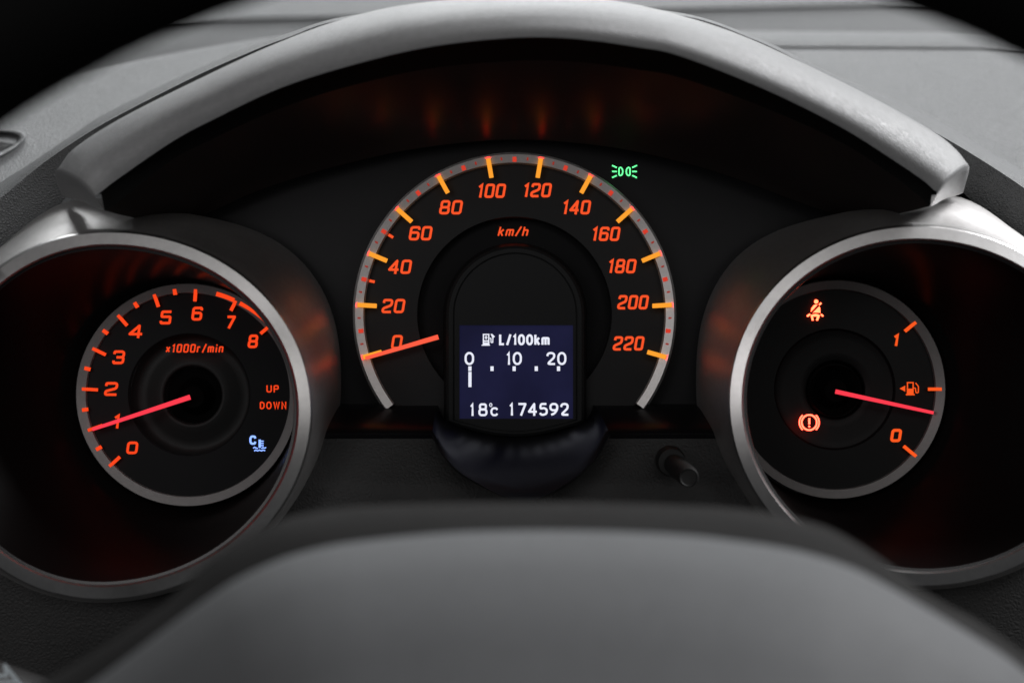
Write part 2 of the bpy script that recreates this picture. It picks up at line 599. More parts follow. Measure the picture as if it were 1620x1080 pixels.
# sloping top on the right of the hood, with its raised bright ledge
xs = [1000 + i * 30 for i in range(28)]
rows = []
for py, d in ((345, 40), (330, 22), (200, slope(200)), (120, slope(120)), (84, slope(84)), (79, slope(79) + 1), (76.5, slope(79) + 2.5), (74, slope(79) + 2.0), (67, slope(77) + 3), (57, slope(66) + 6),
              (51, slope(52) + 14), (50, slope(50) + 24), (54, slope(50) + 40)):
    rows.append([P(x, py + (x - 1300) * 0.006 + (max(0, x - 1520) / 100) ** 2 * 3, d) for x in xs])
v, f = grid(rows)
build("right_top_panel", v, f, M_dash, dash, 40)

# shoulder on the left of the hood
J = [(-180, 240, slope(230)), (-50, 186, slope(186)), (0, 163, slope(163)), (60, 138, slope(140)), (113, 117, slope(120)), (220, 95, slope(98)), (333, 74, slope(76)), (440, 58, slope(60)), (560, 48, slope(50))]
Jt = resample(px_curve(J), 70)
Jb = resample(px_curve([(-180, 470, -40), (0, 360, slope(360)), (110, 290, slope(290)), (267, 200, slope(200)), (417, 130, slope(130)), (560, 90, slope(90))]), 70)
Jm = [a.lerp(b, .5) + Vector((0, 0, .002)) for a, b in zip(Jt, Jb)]
Jh = [a.lerp(b, .08) + Vector((0, 0, .0008)) for a, b in zip(Jt, Jb)]
Jd = [p + Vector((0, .006, -.0015)) for p in Jt]
Je = [p + Vector((0, .02, -.02)) for p in Jt]
v, f = grid([Jb, Jm, Jh, Jt, Jd, Je])
build("left_top_panel", v, f, M_dash, dash, 60)


# far recess and far ledge under the windscreen
def tiltrow(py, d, lift=0.0):
    return [P(x, py - (x - 300) * 0.0225, d) for x in range(-500, 2101, 50)]


v, f = grid([tiltrow(190, 372), tiltrow(110, 382), tiltrow(70, 389), tiltrow(38, 400)])
build("recess_panel", v, f, M_dash, dash, 60)
v, f = grid([tiltrow(38, 400), tiltrow(33, 402), tiltrow(31, 399), tiltrow(25, 402), tiltrow(12, 420), tiltrow(-40, 520), tiltrow(-120, 700)])
build("far_ledge", v, f, M_dash, dash, 40)

# air vent in the left shoulder
vent_c = (-34, 226)


def vent_row(s, dz, dd):
    pts = [(-120, 196), (-50, 200), (0, 204), (30, 207), (41, 216), (32, 229), (0, 249), (-50, 276), (-120, 300)]
    return resample([P(vent_c[0] + (x - vent_c[0]) * s[0], vent_c[1] + (y - vent_c[1]) * s[1] + dz, slope(y) + dd) for x, y in pts], 60, True)


v, f = grid([vent_row((1.0, 1.0), 0, 6), vent_row((1.0, 1.0), 0, -11), vent_row((.96, .94), 0, -14), vent_row((.90, .82), 0.5, -14), vent_row((.85, .72), 1, -11)], True)
vent = build("air_vent", v, f, M_dash, dash, 50)
v, f = grid([vent_row((.85, .72), 1, -11), vent_row((.83, .70), 1.2, -8.5)], True)
build("vent_shade_cap", v, f + [tuple(range(60, 120))], M_recess, vent, 40)  # shallow black cap, its colour standing in for the shade inside the vent
v, f = grid([vent_row((.74, .22), 3, -9.6), vent_row((.70, .10), 3, -10.2)], True)
build("vent_slat", v, f, M_knob, vent, 40)


# lower grained panel, with openings where the two gauge pods stand
def asym(cx, cy, rl, rr, ry, tl, tr):
    def at(a, grow=0.0):
        c, s = math.cos(a), math.sin(a)
        rx = rr if c > 0 else rl
        return cx + (rx + grow) * c, cy - (ry + grow) * s + (tr if c > 0 else tl) * abs(c)
    return at


POD = {'left': asym(165, 657, 262, 304, 267, 5, -7), 'right': asym(1458, 642, 281, 292, 261, -8, 5)}


def inside(px, py, grow):
    for cx, cy, rl, rr, ry in ((165, 657, 262, 304, 267), (1458, 642, 281, 292, 261)):
        rx = (rr if px > cx else rl) + grow
        if ((px - cx) / rx) ** 2 + ((py - cy) / (ry + grow)) ** 2 < 1:
            return True
    return False


v, f = [], []
nx, ny = 230, 84
for j in range(ny):
    py = 686 + j * (1400 - 686) / (ny - 1)
    for i in range(nx):
        px = -330 + i * (2280 / (nx - 1))
        d = -25 - 9 * min(1, (py - 686) / 80) - 5 * max(0, min(1, (py - 760) / 150))
        v.append(P(px, py, d))
for j in range(ny - 1):
    for i in range(nx - 1):
        px = -330 + (i + .5) * (2280 / (nx - 1))
        py = 686 + (j + .5) * (1400 - 686) / (ny - 1)
        if not inside(px, py, 16) and not (abs(px - 824) < 136 and py < 684 + 98 * (1 - ((px - 824) / 138) ** 2)):
            f.append((j * nx + i, j * nx + i + 1, (j + 1) * nx + i + 1, (j + 1) * nx + i))
build("lower_panel", v, f, M_lower, dash, 60)

# sill between the dial and the lower panel, left and right of the display
for xs in ((470, 600, 691), (938, 1030, 1160)):
    v, f = grid(surf([px_curve([(x, y, d) for x in xs]) for y, d in ((639, 2), (647, -6), (671, -20), (690, -26), (700, -24))], 60, 3))
    build("dial_sill", v, f, M_gloss, dash, 50)
# backing panel behind the dials
v = [P(250, 190, 7), P(1370, 190, 7), P(1370, 720, 7), P(250, 720, 7)]
build("backing_panel", v, [(0, 1, 2, 3)], M_panel, dash, 0)

# ================================================================== HOOD
hood = thing("instrument_hood", "arched grey plastic hood shading the speedometer, its two ends resting on the silver gauge pods",
             "instrument hood", P(810, 300, -40))
O_ = [(93, 272, -48), (100, 262, -48), (117, 240, -47), (180, 199, -46), (300, 139, -48), (433, 77, -54), (540, 36, -58), (650, 12, -61), (810, 1, -63), (960, 6, -62),
      (1080, 33, -59), (1180, 66, -56), (1300, 122, -50), (1400, 172, -47), (1480, 217, -46), (1512, 244, -47), (1527, 264, -48)]
L_ = [(147, 297, -66), (156, 290, -66), (180, 272, -66), (267, 213, -69), (333, 178, -73), (433, 131, -80), (540, 96, -86), (673, 64, -92), (807, 49, -95), (907, 50, -94), (1007, 63, -91),
      (1080, 78, -88), (1213, 130, -80), (1330, 187, -73), (1413, 238, -68), (1468, 275, -66), (1486, 291, -66)]
o_ = resample(px_curve(O_), 160)
l_ = resample(px_curve(L_), 160)
back = [p + Vector((0, .012, -.006)) for p in o_]
prof = []
for t, b in ((0, 0), (.06, .35), (.16, .62), (.3, .88), (.5, 1.0), (.7, .93), (.85, .66), (.95, .3), (1, 0)):
    row = []
    for i, (a, c) in enumerate(zip(o_, l_)):
        s = i / 159
        out = Vector(((s - .5) * 1.1, -0.9, 1.0)).normalized()
        e = abs(2 * s - 1) ** 2.2
        flat = 1 - (abs(2 * t - 1)) ** 5
        row.append(a.lerp(c, t) + out * (.0056 * b * (1 - e) + .0040 * flat * e))
    prof.append(row)
u1 = [p + Vector(((.5 - i / 159) * .003, .0012, -.0022)) for i, p in enumerate(l_)]


# its two ends round over into box-shaped feet that stand on the pods
def end_cols(i, foot_pts, s):
    rim = [r[i] for r in prof] + [u1[i]]
    foot = resample(px_curve(foot_pts), len(rim))
    cols = []
    for t, b in ((.03, .0006), (.09, .0010), (.25, .0011), (.6, .0006), (1, 0)):
        col = [a.lerp(c, t) + Vector((s * b, -.4 * b, -.2 * b)) for a, c in zip(rim, foot)]
        cols.append(col)
    return cols


shell_rows = prof + [u1]
lc = end_cols(0, [(91, 294, -31), (94, 308, -29), (110, 314, -31), (132, 319, -38), (150, 329, -51), (165, 333, -63)], -1)
rcl = end_cols(159, [(1529, 286, -30), (1526, 303, -28), (1512, 310, -30), (1494, 315, -37), (1480, 323, -51), (1472, 326, -63)], 1)
full = []
for k in range(len(shell_rows)):
    full.append([c[k] for c in reversed(lc)] + shell_rows[k] + [c[k] for c in rcl])
full.insert(0, [c[0] + Vector((0, .012, 0)) for c in reversed(lc)] + back + [c[0] + Vector((0, .012, 0)) for c in rcl])
v, f = grid(full)
build("hood_shell", v, f, M_hood, hood, 75)

# underside of the lip, then the lining that runs back to the panel
U_ = [(165, 333, -63), (190, 318, -60), (270, 255, -58), (333, 222, -58), (433, 176, -60), (540, 140, -62), (673, 110, -64), (807, 97, -65), (907, 98, -65), (1007, 110, -64), (1080, 124, -62),
      (1213, 172, -60), (1330, 225, -58), (1413, 278, -58), (1456, 312, -60), (1472, 326, -63)]
B_ = [(x, y - 3, -6) for x, y in ((262, 362), (300, 350), (345, 333), (400, 308), (470, 284), (540, 264), (660, 238), (810, 224), (960, 235), (1080, 260), (1160, 284), (1230, 310), (1285, 330), (1330, 345), (1368, 356))]
u_ = resample(px_curve(U_), 160)
b_ = resample(px_curve(B_), 160)
mid = [a.lerp(b, .5) + Vector((0, 0, .003)) for a, b in zip(u1, u_)]
v, f = grid([u1, mid, u_])
build("lip_underside", v, f, M_under, hood, 60)
lin = [mixrow(u_, b_, t, l) for t, l in ((0, 0), (.25, 0), (.5, .0003), (.7, .0008), (.84, .0012), (.92, .001), (.97, .0005), (1, 0))]
v, f = grid(lin)
build("hood_lining", v, f, M_lining, hood, 60)

# ================================================================== GAUGE PODS
SHO = {'left': [(540, 600, 0), (536, 530, 0), (515, 462, 0), (470, 402, 0), (410, 364, -4), (330, 343, -9), (240, 328, -14), (170, 314, -18), (112, 311, -21), (48, 349, -22), (0, 393, -22), (-60, 450, -22),
                (-130, 560, -20), (-140, 700, -14), (-60, 850, -8), (60, 930, -6), (180, 950, -6), (310, 925, -4), (430, 850, -2), (510, 750, 0), (536, 670, 0)]}
SHO['right'] = [(1101, 600, 0), (1104, 530, 0), (1124, 462, 0), (1165, 402, 0), (1225, 364, -4), (1300, 343, -9), (1390, 325, -14), (1462, 307, -18), (1520, 304, -21), (1571, 338, -22), (1620, 377, -22), (1690, 440, -22),
                (1760, 560, -20), (1770, 700, -14), (1690, 840, -8), (1570, 915, -6), (1450, 935, -6), (1320, 905, -4), (1200, 840, -2), (1130, 750, 0), (1104, 670, 0)]
FACE = {'left': (297, 624), 'right': (1320, 615.5)}
TUBE = {}
for side in ('left', 'right'):
    lab = ("silver painted round pod at the left of the cluster, holding the tachometer" if side == 'left'
           else "silver painted round pod at the right of the cluster, holding the fuel gauge")
    at = POD[side]
    cx, cy = at(math.pi / 2)[0], at(0)[1]
    pod = thing("gauge_pod", lab, "gauge pod", P(cx, 950, -10))
    N = 144
    sgn = 1 if side == 'left' else -1

    def erow(grow, dep, at=at, sgn=sgn, low=0.0):
        row = []
        for i in range(N):
            a = 2 * math.pi * i / N
            if sgn < 0:
                a = math.pi - a
            x, y = at(a, grow)
            if low:
                y += low * max(0, -math.sin(a)) - low * 0.9 * max(0, math.sin(a))
                x += sgn * low * 0.2 * max(0, sgn * math.cos(a))
            row.append(P(x, y, dep))
        return row
    sh = resample([P(*p) for p in SHO[side]], 800, True, 10)
    base = erow(40, -6)
    # match the outer outline to the ring by direction from the pod's middle
    c0 = P(cx, cy, -6)
    tab = sorted((math.atan2((p - c0).z, (p - c0).x), i) for i, p in enumerate(sh))
    tab = [(tab[-1][0] - 2 * math.pi, tab[-1][1])] + tab + [(tab[0][0] + 2 * math.pi, tab[0][1])]
    outer = []
    for q in base:
        a = math.atan2((q - c0).z, (q - c0).x)
        for (a0, i0), (a1, i1) in zip(tab, tab[1:]):
            if a0 <= a <= a1:
                outer.append(sh[i0].lerp(sh[i1], (a - a0) / max(a1 - a0, 1e-9)))
                break
    for _ in range(9):
        outer = [(outer[i - 1] + outer[i] * 2 + outer[(i + 1) % N]) / 4 for i in range(N)]
    e3 = erow(37, -44, low=-8)
    rows = [erow(0.0, -53), erow(1.5, -55.5), erow(4, -56.4), erow(22, -54.8), erow(24.5, -54.1), erow(25.6, -53.3), erow(26, -52.4)]
    v, f = grid(rows, True)
    build("pod_ring", v, f, M_silver, pod, 24)
    body = [erow(25.4, -52.8), erow(27.5, -51.6), e3]
    for t in (.25, .5, .75, 1.0):
        lift = .0022 * math.sin(math.pi * t)
        body.append([a.lerp(b, t) + (a.lerp(b, t) - c0).normalized() * lift * max(0, (a - c0).normalized().z) for a, b in zip(e3, outer)])
    v, f = grid(body, True)
    build("pod_body", v, f, M_silver_body, pod, 0)
    v, f = grid([erow(0.2, -53.2), erow(-4, -53), erow(-4.5, -50)], True)
    build("gasket", v, f, M_edge, pod, 50)
    fx, fy = FACE[side]
    floor_ = []
    for i in range(N):
        a = 2 * math.pi * i / N
        if sgn < 0:
            a = math.pi - a
        floor_.append(Vector(((fx - 810 + (176.4 if side == "left" else 173.4) * math.cos(a)) * PX, .003, (540 - fy + (176.4 if side == "left" else 173.4) * math.sin(a)) * PX)))
    wall0 = erow(-4.5, -50)
    rows = [wall0, [a.lerp(b, .5) for a, b in zip(wall0, floor_)], floor_]
    v, f = grid(rows, True)
    build("pod_tube", v, f, M_tube, pod, 60)

# ================================================================== TACHOMETER
TX, TY = 299, 624
tach = thing("tachometer", "round tachometer marked 0 to 8, its pink needle near 1, inside the left pod",
             "tachometer", P(TX, TY + 175, 0))
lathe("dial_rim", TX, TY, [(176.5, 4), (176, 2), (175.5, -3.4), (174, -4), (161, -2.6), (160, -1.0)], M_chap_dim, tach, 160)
lathe("dial_face", TX + 1, TY, [(161, -1.0), (140, -.9), (97, -.9), (96, -.5), (94, .6)], M_dial, tach, 128)
lathe("dial_bowl", TX + 4, TY + 1, [(97, .5), (92, 4.5), (84, 5.6), (72, 4.6), (60, 3.0), (52, 2.2), (48, 2.0), (46, 2.6), (45, 6)], M_bowl, tach, 96, sharp=70)
lathe("hub_cap", TX + 8, TY + 3, [(46, 5.6), (30, 5.4), (24, 3), (20, -1), (17, -2.2), (9, -2.4), (0.2, -2.4)], M_hub, tach, 64, sharp=50)

ts = box_mesh("short_tick_mark", 9 * PX, 5.6 * PX, -.9, .2, G_tach)
for i in range(9):
    a = 222.4 - 22.8 * i
    ln = (24, 26, 27, 25, 24, 23, 21.5, 20, 17)[i]
    place_tick("tick_mark", box_mesh("tick_mark", ln * PX, 4.9 * PX, -.9, .2, G_tach), TX, TY, (169 if i < 8 else 167) - ln / 2, a, -2.3, tach)
    if i < 6:
        place_tick("short_tick_mark", ts, TX, TY, 163, a - 11.4, -2.5, tach)
for (n0, n1, w0, w1) in ((6.47, 6.93, 7, 6.6), (7.08, 7.96, 6.4, 3.0)):
    fl = Flat(-3.6)
    A0, A1 = 222.4 - 22.8 * n0, 222.4 - 22.8 * n1
    n = 16
    vs = []
    for i in range(n + 1):
        a = math.radians(A0 + (A1 - A0) * i / n)
        w = w0 + (w1 - w0) * i / n
        for r in (168.5, 168.5 - w):
            vs.append((TX + r * math.cos(a), TY - r * math.sin(a)))
    fl.add(vs, [(2 * i, 2 * i + 2, 2 * i + 3, 2 * i + 1) for i in range(n)])
    fl.obj("redline_band", G_tach, tach)
for ch, x0, y0, x1, y1 in (('0', 199, 698, 217, 718), ('1', 178, 655, 189, 678), ('2', 164, 604, 185, 626), ('3', 177, 554, 196, 576), ('4', 203, 513, 224, 535), ('5', 252, 491, 270, 513),
                           ('6', 302, 485, 319, 507), ('7', 356, 499, 371, 520), ('8', 391, 529, 407, 550.5)):
    fl = Flat(-1.3)
    fl.glyph(ch, x0, y0, x1, y1, 4.1, 0.13)
    fl.obj("numeral", G_tach, tach)["label"] = "red orange tachometer numeral " + ch
fl = Flat(-1.15)
fl.text("x1000r/min", 261.5, 544, 354.5, 557.5, 2.3, 0.15)
fl.obj("unit_lettering", G_tach, tach)
fl = Flat(-1.3)
fl.text("UP", 421.5, 609, 441, 620.5, 2.0, 0.0)
fl.obj("up_lettering", G_tach, tach)
fl = Flat(-1.3)
fl.text("DOWN", 411, 635, 453, 647, 2.0, 0.0)
fl.obj("down_lettering", G_tach, tach)
fl = Flat(-1.3)
fl.glyph('C', 394.5, 688.5, 405.5, 703, 3.2)
fl.line([(410.8, 695), (410.8, 708)], 3.4)
for yy in (697.5, 701, 704.5):
    fl.line([(412.5, yy), (417, yy)], 1.8)
fl.line([(400.5, 708.5), (403, 707), (405.5, 708.5), (408, 709)], 1.7)
fl.line([(413.5, 709), (416, 707.6), (418.5, 708.6), (421, 707.4)], 1.7)
fl.line([(402, 713), (404.5, 711.5), (407.5, 712.8), (410.5, 711.5), (413.5, 712.8), (416.5, 711.5), (419.5, 712.6)], 1.7)
fl.obj("coolant_lamp", G_blue, tach)
bar("needle", 301, 627.8, 146, 679, 8.0, 5.2, -6.0, -5.6, 2.0, G_needle, tach)

# ================================================================== FUEL GAUGE
FX, FY = 1320, 615.5
fuel = thing("fuel_gauge", "dark fuel gauge with lit seat belt and brake lamps, inside the right pod",
             "fuel gauge", P(FX, FY + 172, 0))
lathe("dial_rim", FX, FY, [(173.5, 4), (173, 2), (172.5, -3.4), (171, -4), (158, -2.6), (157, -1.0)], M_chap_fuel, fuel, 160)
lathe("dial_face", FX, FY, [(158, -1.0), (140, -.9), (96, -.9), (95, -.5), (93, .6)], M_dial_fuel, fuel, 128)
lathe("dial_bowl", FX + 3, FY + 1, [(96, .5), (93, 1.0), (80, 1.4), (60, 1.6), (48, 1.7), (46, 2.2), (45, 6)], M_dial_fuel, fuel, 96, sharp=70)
lathe("hub_cap", FX + 1, FY + 2, [(46, 5.6), (30, 5.4), (24, 3), (20, -1), (17, -2.2), (9, -2.4), (0.2, -2.4)], M_hub, fuel, 64, sharp=50)
lathe("hub_ring", FX + 1, FY + 2, [(43.5, 1.8), (42, -.4), (40.5, -1.2), (39, -.6), (37.5, 1.8)], M_shine, fuel, 72)
fm = box_mesh("tick_mark", 26 * PX, 5 * PX, -.9, .2, G_fuel)
fs_ = box_mesh("short_tick_mark", 21 * PX, 5 * PX, -.9, .2, G_fuel)
place_tick("tick_mark", fm, FX, FY, 155.5, math.degrees(math.atan2(615.5 - 516, 1438.5 - 1320)), -2.4, fuel)
place_tick("short_tick_mark", fs_, FX, FY, 156, 0.2, -2.6, fuel)
place_tick("tick_mark", fm, FX, FY, 152.5, math.degrees(math.atan2(615.5 - 713.7, 1438 - 1320)), -2.4, fuel)
fl = Flat(-1.3)
fl.glyph('1', 1411, 528, 1421, 548, 4.2, 0.16)
fl.obj("numeral", G_fuel, fuel)
fl = Flat(-1.3)
fl.glyph('0', 1407.5, 678, 1424.5, 699, 4.6, 0.16)
fl.obj("numeral", G_fuel, fuel)
fl = Flat(-1.3)
fl.poly([(1423.2, 614.4), (1432, 609.6), (1432, 619.2)])
fl.poly([(1434.6, 614.5), (1445.4, 614.5), (1445.4, 623), (1434.6, 623)])
fl.line([(1435.6, 615), (1435.6, 605), (1444.6, 605), (1444.6, 615)], 1.9)
fl.line([(1433, 624), (1447, 624)], 2.0)
fl.line([(1445.4, 613.5), (1448.2, 613.5), (1449, 621), (1452.8, 621), (1453, 611), (1448.4, 605.4)], 1.7, r=1.5)
fl.obj("pump_symbol", G_fuel, fuel)
bar("needle", 1321.5, 619, 1477, 652.8, 7.0, 5.0, -6.0, -5.8, 2.0, G_needle, fuel)
# seat belt lamp
fl = Flat(-2.4)
fl.disc(1291.2, 477, 3.3)
fl.poly([(1288, 482), (1293.6, 482), (1284.2, 491.8), (1282.6, 493.6), (1283.6, 487.5)])
fl.poly([(1296.2, 484.4), (1297.4, 487), (1298, 494.6), (1288, 494.2), (1285.6, 494.8)])
fl.line([(1299.2, 479), (1296, 482.4)], 2.6)
fl.line([(1276.8, 500.4), (1281.6, 496.6)], 2.8)
fl.line([(1302.4, 500.2), (1298.6, 497)], 2.6)
fl.poly([(1282.5, 498.2), (1290, 496.2), (1297, 498), (1296.6, 500.6), (1294.2, 506.8), (1290.9, 506.8), (1292.4, 500.4), (1286, 500.4), (1287.4, 506.8), (1284.2, 506.8)])
fl.obj("seat_belt_lamp", G_lamp, fuel)
# brake lamp
fl = Flat(-2.4)
fl.arc(1280.3, 668, 12.0, 0, 360, 2.6, 32)
fl.arc(1280.3, 668, 15.6, 132, 228, 2.2, 12)
fl.arc(1280.3, 668, 15.6, -48, 48, 2.2, 12)
fl.line([(1280.3, 661), (1280.3, 671)], 3.0)
fl.disc(1280.3, 674.4, 1.7, 10)
fl.obj("brake_lamp", G_brake, fuel)

# ================================================================== SPEEDOMETER
SX, SY = 814, 497
spd = thing("speedometer", "large arched speedometer marked 0 to 220, its coral needle at zero, under the hood",
            "speedometer", P(SX, 640, 0))
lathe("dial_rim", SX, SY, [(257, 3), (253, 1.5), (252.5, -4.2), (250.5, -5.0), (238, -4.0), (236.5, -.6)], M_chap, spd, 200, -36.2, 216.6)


v, f = grid(ring_rows(SX, SY, [(238, -.6), (200, -.5), (154, -.5), (153, .0), (152, 5)], 160)[0], True)
build("dial_face", v, f, M_dial_speed, spd, 40)
v, f = grid(ring_rows(SX, SY, [(154, 4.6), (100, 4.6), (40, 4.6)], 96)[0], True)
build("dial_recess", v, f, M_recess, spd, 40)

tk = box_mesh("tick_mark", 30 * PX, 7.0 * PX, -1.6, .4, G_tick, 0.00022, G_side)
td = box_mesh("short_tick_mark", 10 * PX, 6.2 * PX, -.5, .3, G_minor)
te = box_mesh("fine_tick_mark", 6 * PX, 2.6 * PX, -.4, .3, G_faint)
tf = box_mesh("inner_tick_mark", 8.5 * PX, 4.4 * PX, -.4, .3, G_num)
for i in range(45):
    kmh = i * 5
    a = 195.9 - kmh * 9.627 / 10
    if kmh % 20 == 0:
        place_tick("tick_mark", tk, SX, SY, 232, a, -4.0, spd)
    elif kmh % 10 == 0:
        place_tick("short_tick_mark", td, SX, SY, 244, a, -4.2, spd)
        if kmh in (30, 50):
            place_tick("inner_tick_mark", tf, SX, SY, 231, a, -1.0, spd)
    else:
        place_tick("fine_tick_mark", te, SX, SY, 245, a, -4.3, spd)
for s, cx, cy in (("0", 628, 541), ("20", 622.5, 484), ("40", 633, 422), ("60", 665.5, 369), ("80", 713.5, 328), ("100", 777.5, 302), ("120", 850, 301), ("140", 912, 328), ("160", 958.5, 370),
                  ("180", 984, 421), ("200", 1001.5, 478), ("220", 994.5, 543)):
    fl = Flat(-1.0)
    wd = {1: 20.5, 2: 39.5, 3: 52 if s[0] == '2' else 48}[len(s)]
    fl.text(s, cx - wd / 2, cy - 11.3, cx + wd / 2, cy + 11.3, 3.9, 0.17, gap=0.12)
    fl.obj("numeral", G_num, spd)["label"] = "orange speed numeral " + s
fl = Flat(4.2)
fl.text("km/h", 787, 358.5, 838, 373.5, 2.5, 0.26)
fl.obj("unit_lettering", G_num, spd)
bar("needle", 578, 566.5, 693.5, 532.8, 5.6, 7.8, -6.5, -6.0, 2.4, G_needle_s, spd)
# headlamp indicator beside the dial
fl = Flat(6.6)
for s in (-1, 1):
    c = 988 + s * 6
    fl.line([(c - s * 2.2, 264.6), (c - s * 2.2, 278.4)] + [(c - s * 2.2 + s * x, y) for x, y in ((2.6, 278), (5.2, 275.6), (6.2, 271.5), (5.2, 267.4), (2.6, 265))][:5], 1.7, True, r=1.4) if False else None
    fl.line([(c - s * 3.4, 271.5), (c - s * 2.4, 267), (c + s * .4, 264.8), (c + s * 2.6, 266.2), (c + s * 2.8, 271.5), (c + s * 2.6, 276.8), (c + s * .4, 278.2), (c - s * 2.4, 276)], 1.8, True, r=1.0)
    for dy0, dy1 in ((-6.2, -9.6), (0, 0), (6.2, 9.6)):
        fl.line([(c + s * 6.2, 271.5 + dy0), (c + s * 13.6, 271.5 + dy1)], 1.9)
fl.obj("headlamp_lamp", G_green, spd)

# ================================================================== TRIP DISPLAY
disp = thing("trip_display", "black tombstone-shaped trip display with a blue screen, standing inside the speedometer arch",
             "display", P(815, 688, -4))


def tomb(hw, top, bot, sag, dep, n=120):
    cy = top + hw
    pts = []
    for i in range(41):
        a = math.pi - math.pi * i / 40
        pts.append((815 + hw * math.cos(a), cy - hw * math.sin(a)))
    for i in range(1, 20):
        pts.append((815 + hw, cy + (bot - cy) * i / 20))
    for i in range(21):
        t = i / 20
        pts.append((815 + hw - 2 * hw * t, bot + sag * math.sin(math.pi * t)))
    for i in range(1, 20):
        pts.append((815 - hw, bot + (cy - bot) * i / 20))
    return [P(x, y, dep) for x, y in pts]


rows = [tomb(114, 384, 668, 24, 5), tomb(112, 386, 668, 24, -3.5), tomb(109, 389, 667, 23, -6.2), tomb(105, 393, 665, 21, -7.0), tomb(98.5, 399.5, 664.5, 19, -7.0), tomb(98, 400, 664, 19, -5.9), tomb(96.5, 401.5, 663, 18, -5.9), tomb(96, 402, 663, 18, -6.5)]
v, f = grid(rows, True)
build("housing", v, f, M_house, disp, 30)
# front plate around the screen opening
sx0, sx1, sy0, sy1 = 727, 906.5, 514.5, 662
plate = tomb(96, 402, 663, 18, -6.5)
n = len(plate)
fr = []
for p in plate:      # project each outline point onto the screen opening
    x = 810 + p.x / PX * DIST / (DIST + p.y)
    y = 540 - p.z / PX * DIST / (DIST + p.y)
    fr.append((min(max(x, sx0), sx1), min(max(y, sy0), sy1)))
v = plate + [P(x, y, -6.5) for x, y in fr] + [P(x, y, -4.8) for x, y in fr]
f = []
for a in (0, 1):
    for i in range(n):
        f.append((a * n + i, a * n + (i + 1) % n, (a + 1) * n + (i + 1) % n, (a + 1) * n + i))
build("front_plate", v, f, M_house, disp, 30)
scr = build("screen", [P(sx0 - 2, sy0 - 2, -5.2), P(sx1 + 2, sy0 - 2, -5.2), P(sx1 + 2, sy1 + 2, -5.2), P(sx0 - 2, sy1 + 2, -5.2)], [(0, 1, 2, 3)], G_screen, disp, 0)
# readout lines
fl = Flat(-5.35)
fl.text("L/100km", 789.5, 528.5, 869.5, 546, 3.5, 0.0, gap=0.1, font=SANS)
fl.obj("unit_readout", G_white, scr)
fl = Flat(-5.35)                 # pump symbol
fl.line([(764.8, 546), (764.8, 528.8), (773.2, 528.8), (773.2, 546)], 1.9)
fl.poly([(763.9, 538.2), (774.1, 538.2), (774.1, 540.6), (763.9, 540.6)])
fl.poly([(763.9, 541.8), (774.1, 541.8), (774.1, 545), (763.9, 545)])
fl.line([(769, 531), (769, 536.6)], 1.7)
fl.line([(766.8, 533.6), (771.2, 533.6)], 1.7)
fl.line([(762, 545.8), (775, 545.8)], 1.7)
fl.line([(774.4, 535), (776.8, 535), (776.8, 541.6), (779.6, 541.6), (779.8, 533.4)], 1.6, r=.8)
fl.poly([(776, 528), (778.6, 528), (783, 532.2), (779.2, 535.8), (778.2, 532.6)])
fl.obj("pump_symbol", G_white, scr)
fl = Flat(-5.35)
for ch, x0, x1 in (('0', 735, 750), ('1', 801.2, 807.6), ('0', 811.2, 825.6), ('2', 864.2, 879), ('0', 881.6, 896)):
    fl.glyph(ch, x0, 556.6, x1, 577.2, 3.3, 0, SANS)
fl.obj("scale_readout", G_white, scr)
for x in (743.4, 778.4, 813.4, 848.4, 883.6):
    fl = Flat(-5.35)
    fl.poly([(x - 2.5, 579.2), (x + 2.5, 579.2), (x + 2.5, 586.6), (x - 2.5, 586.6)])
    fl.obj("scale_dot", G_white, scr)
fl = Flat(-5.35)
fl.poly([(741, 588), (745.9, 588), (745.9, 612), (741, 612)])
fl.obj("consumption_bar", G_white, scr)
fl = Flat(-5.35)
for ch, x0, x1 in (('1', 743.6, 750), ('8', 756.8, 771.2)):
    fl.glyph(ch, x0, 637.6, x1, 658, 3.3, 0, SANS)
fl.glyph('o', 774, 637.2, 778.8, 643.4, 1.3)
fl.glyph('c', 775.8, 643.8, 788.4, 658, 3.1, 0, SANS)
fl.obj("temperature_readout", G_white, scr)
fl = Flat(-5.35)
for ch, x0, x1 in (('1', 805.6, 812.4), ('7', 819, 833), ('4', 835.6, 849.6), ('5', 852.6, 866.6), ('9', 869.2, 883.2), ('2', 886, 900.2)):
    fl.glyph(ch, x0, 637, x1, 657.4, 3.4, 0, SANS)
fl.obj("odometer_readout", G_white, scr)
# black bowl that carries the display
A = px_curve([(692, 640, -4), (706, 664, -6), (750, 684, -7.5), (816, 692, -8), (880, 684, -7.5), (926, 664, -6), (940, 640, -4)])
B2 = px_curve([(688, 655, -20), (706, 690, -26), (752, 718, -30), (820, 731, -32), (884, 718, -30), (930, 690, -26), (950, 655, -20)])
Cc = px_curve([(684, 684, -38), (704, 718, -46), (740, 753, -52), (824, 787, -56), (895, 764, -52), (940, 722, -46), (964, 684, -38)])
Dd = px_curve([(683, 690, -32), (702, 724, -40), (739, 758, -46), (824, 792, -48), (896, 768, -46), (941, 728, -40), (965, 690, -32)])
v, f = grid(surf([A, B2, Cc, Dd], 60, 5))
build("display_bowl", v, f, M_gloss, disp, 60)

# ================================================================== RESET KNOB
knob = thing("reset_knob", "small black trip reset knob sticking out of the lower panel, right of the display", "knob", P(1060, 728, -34))


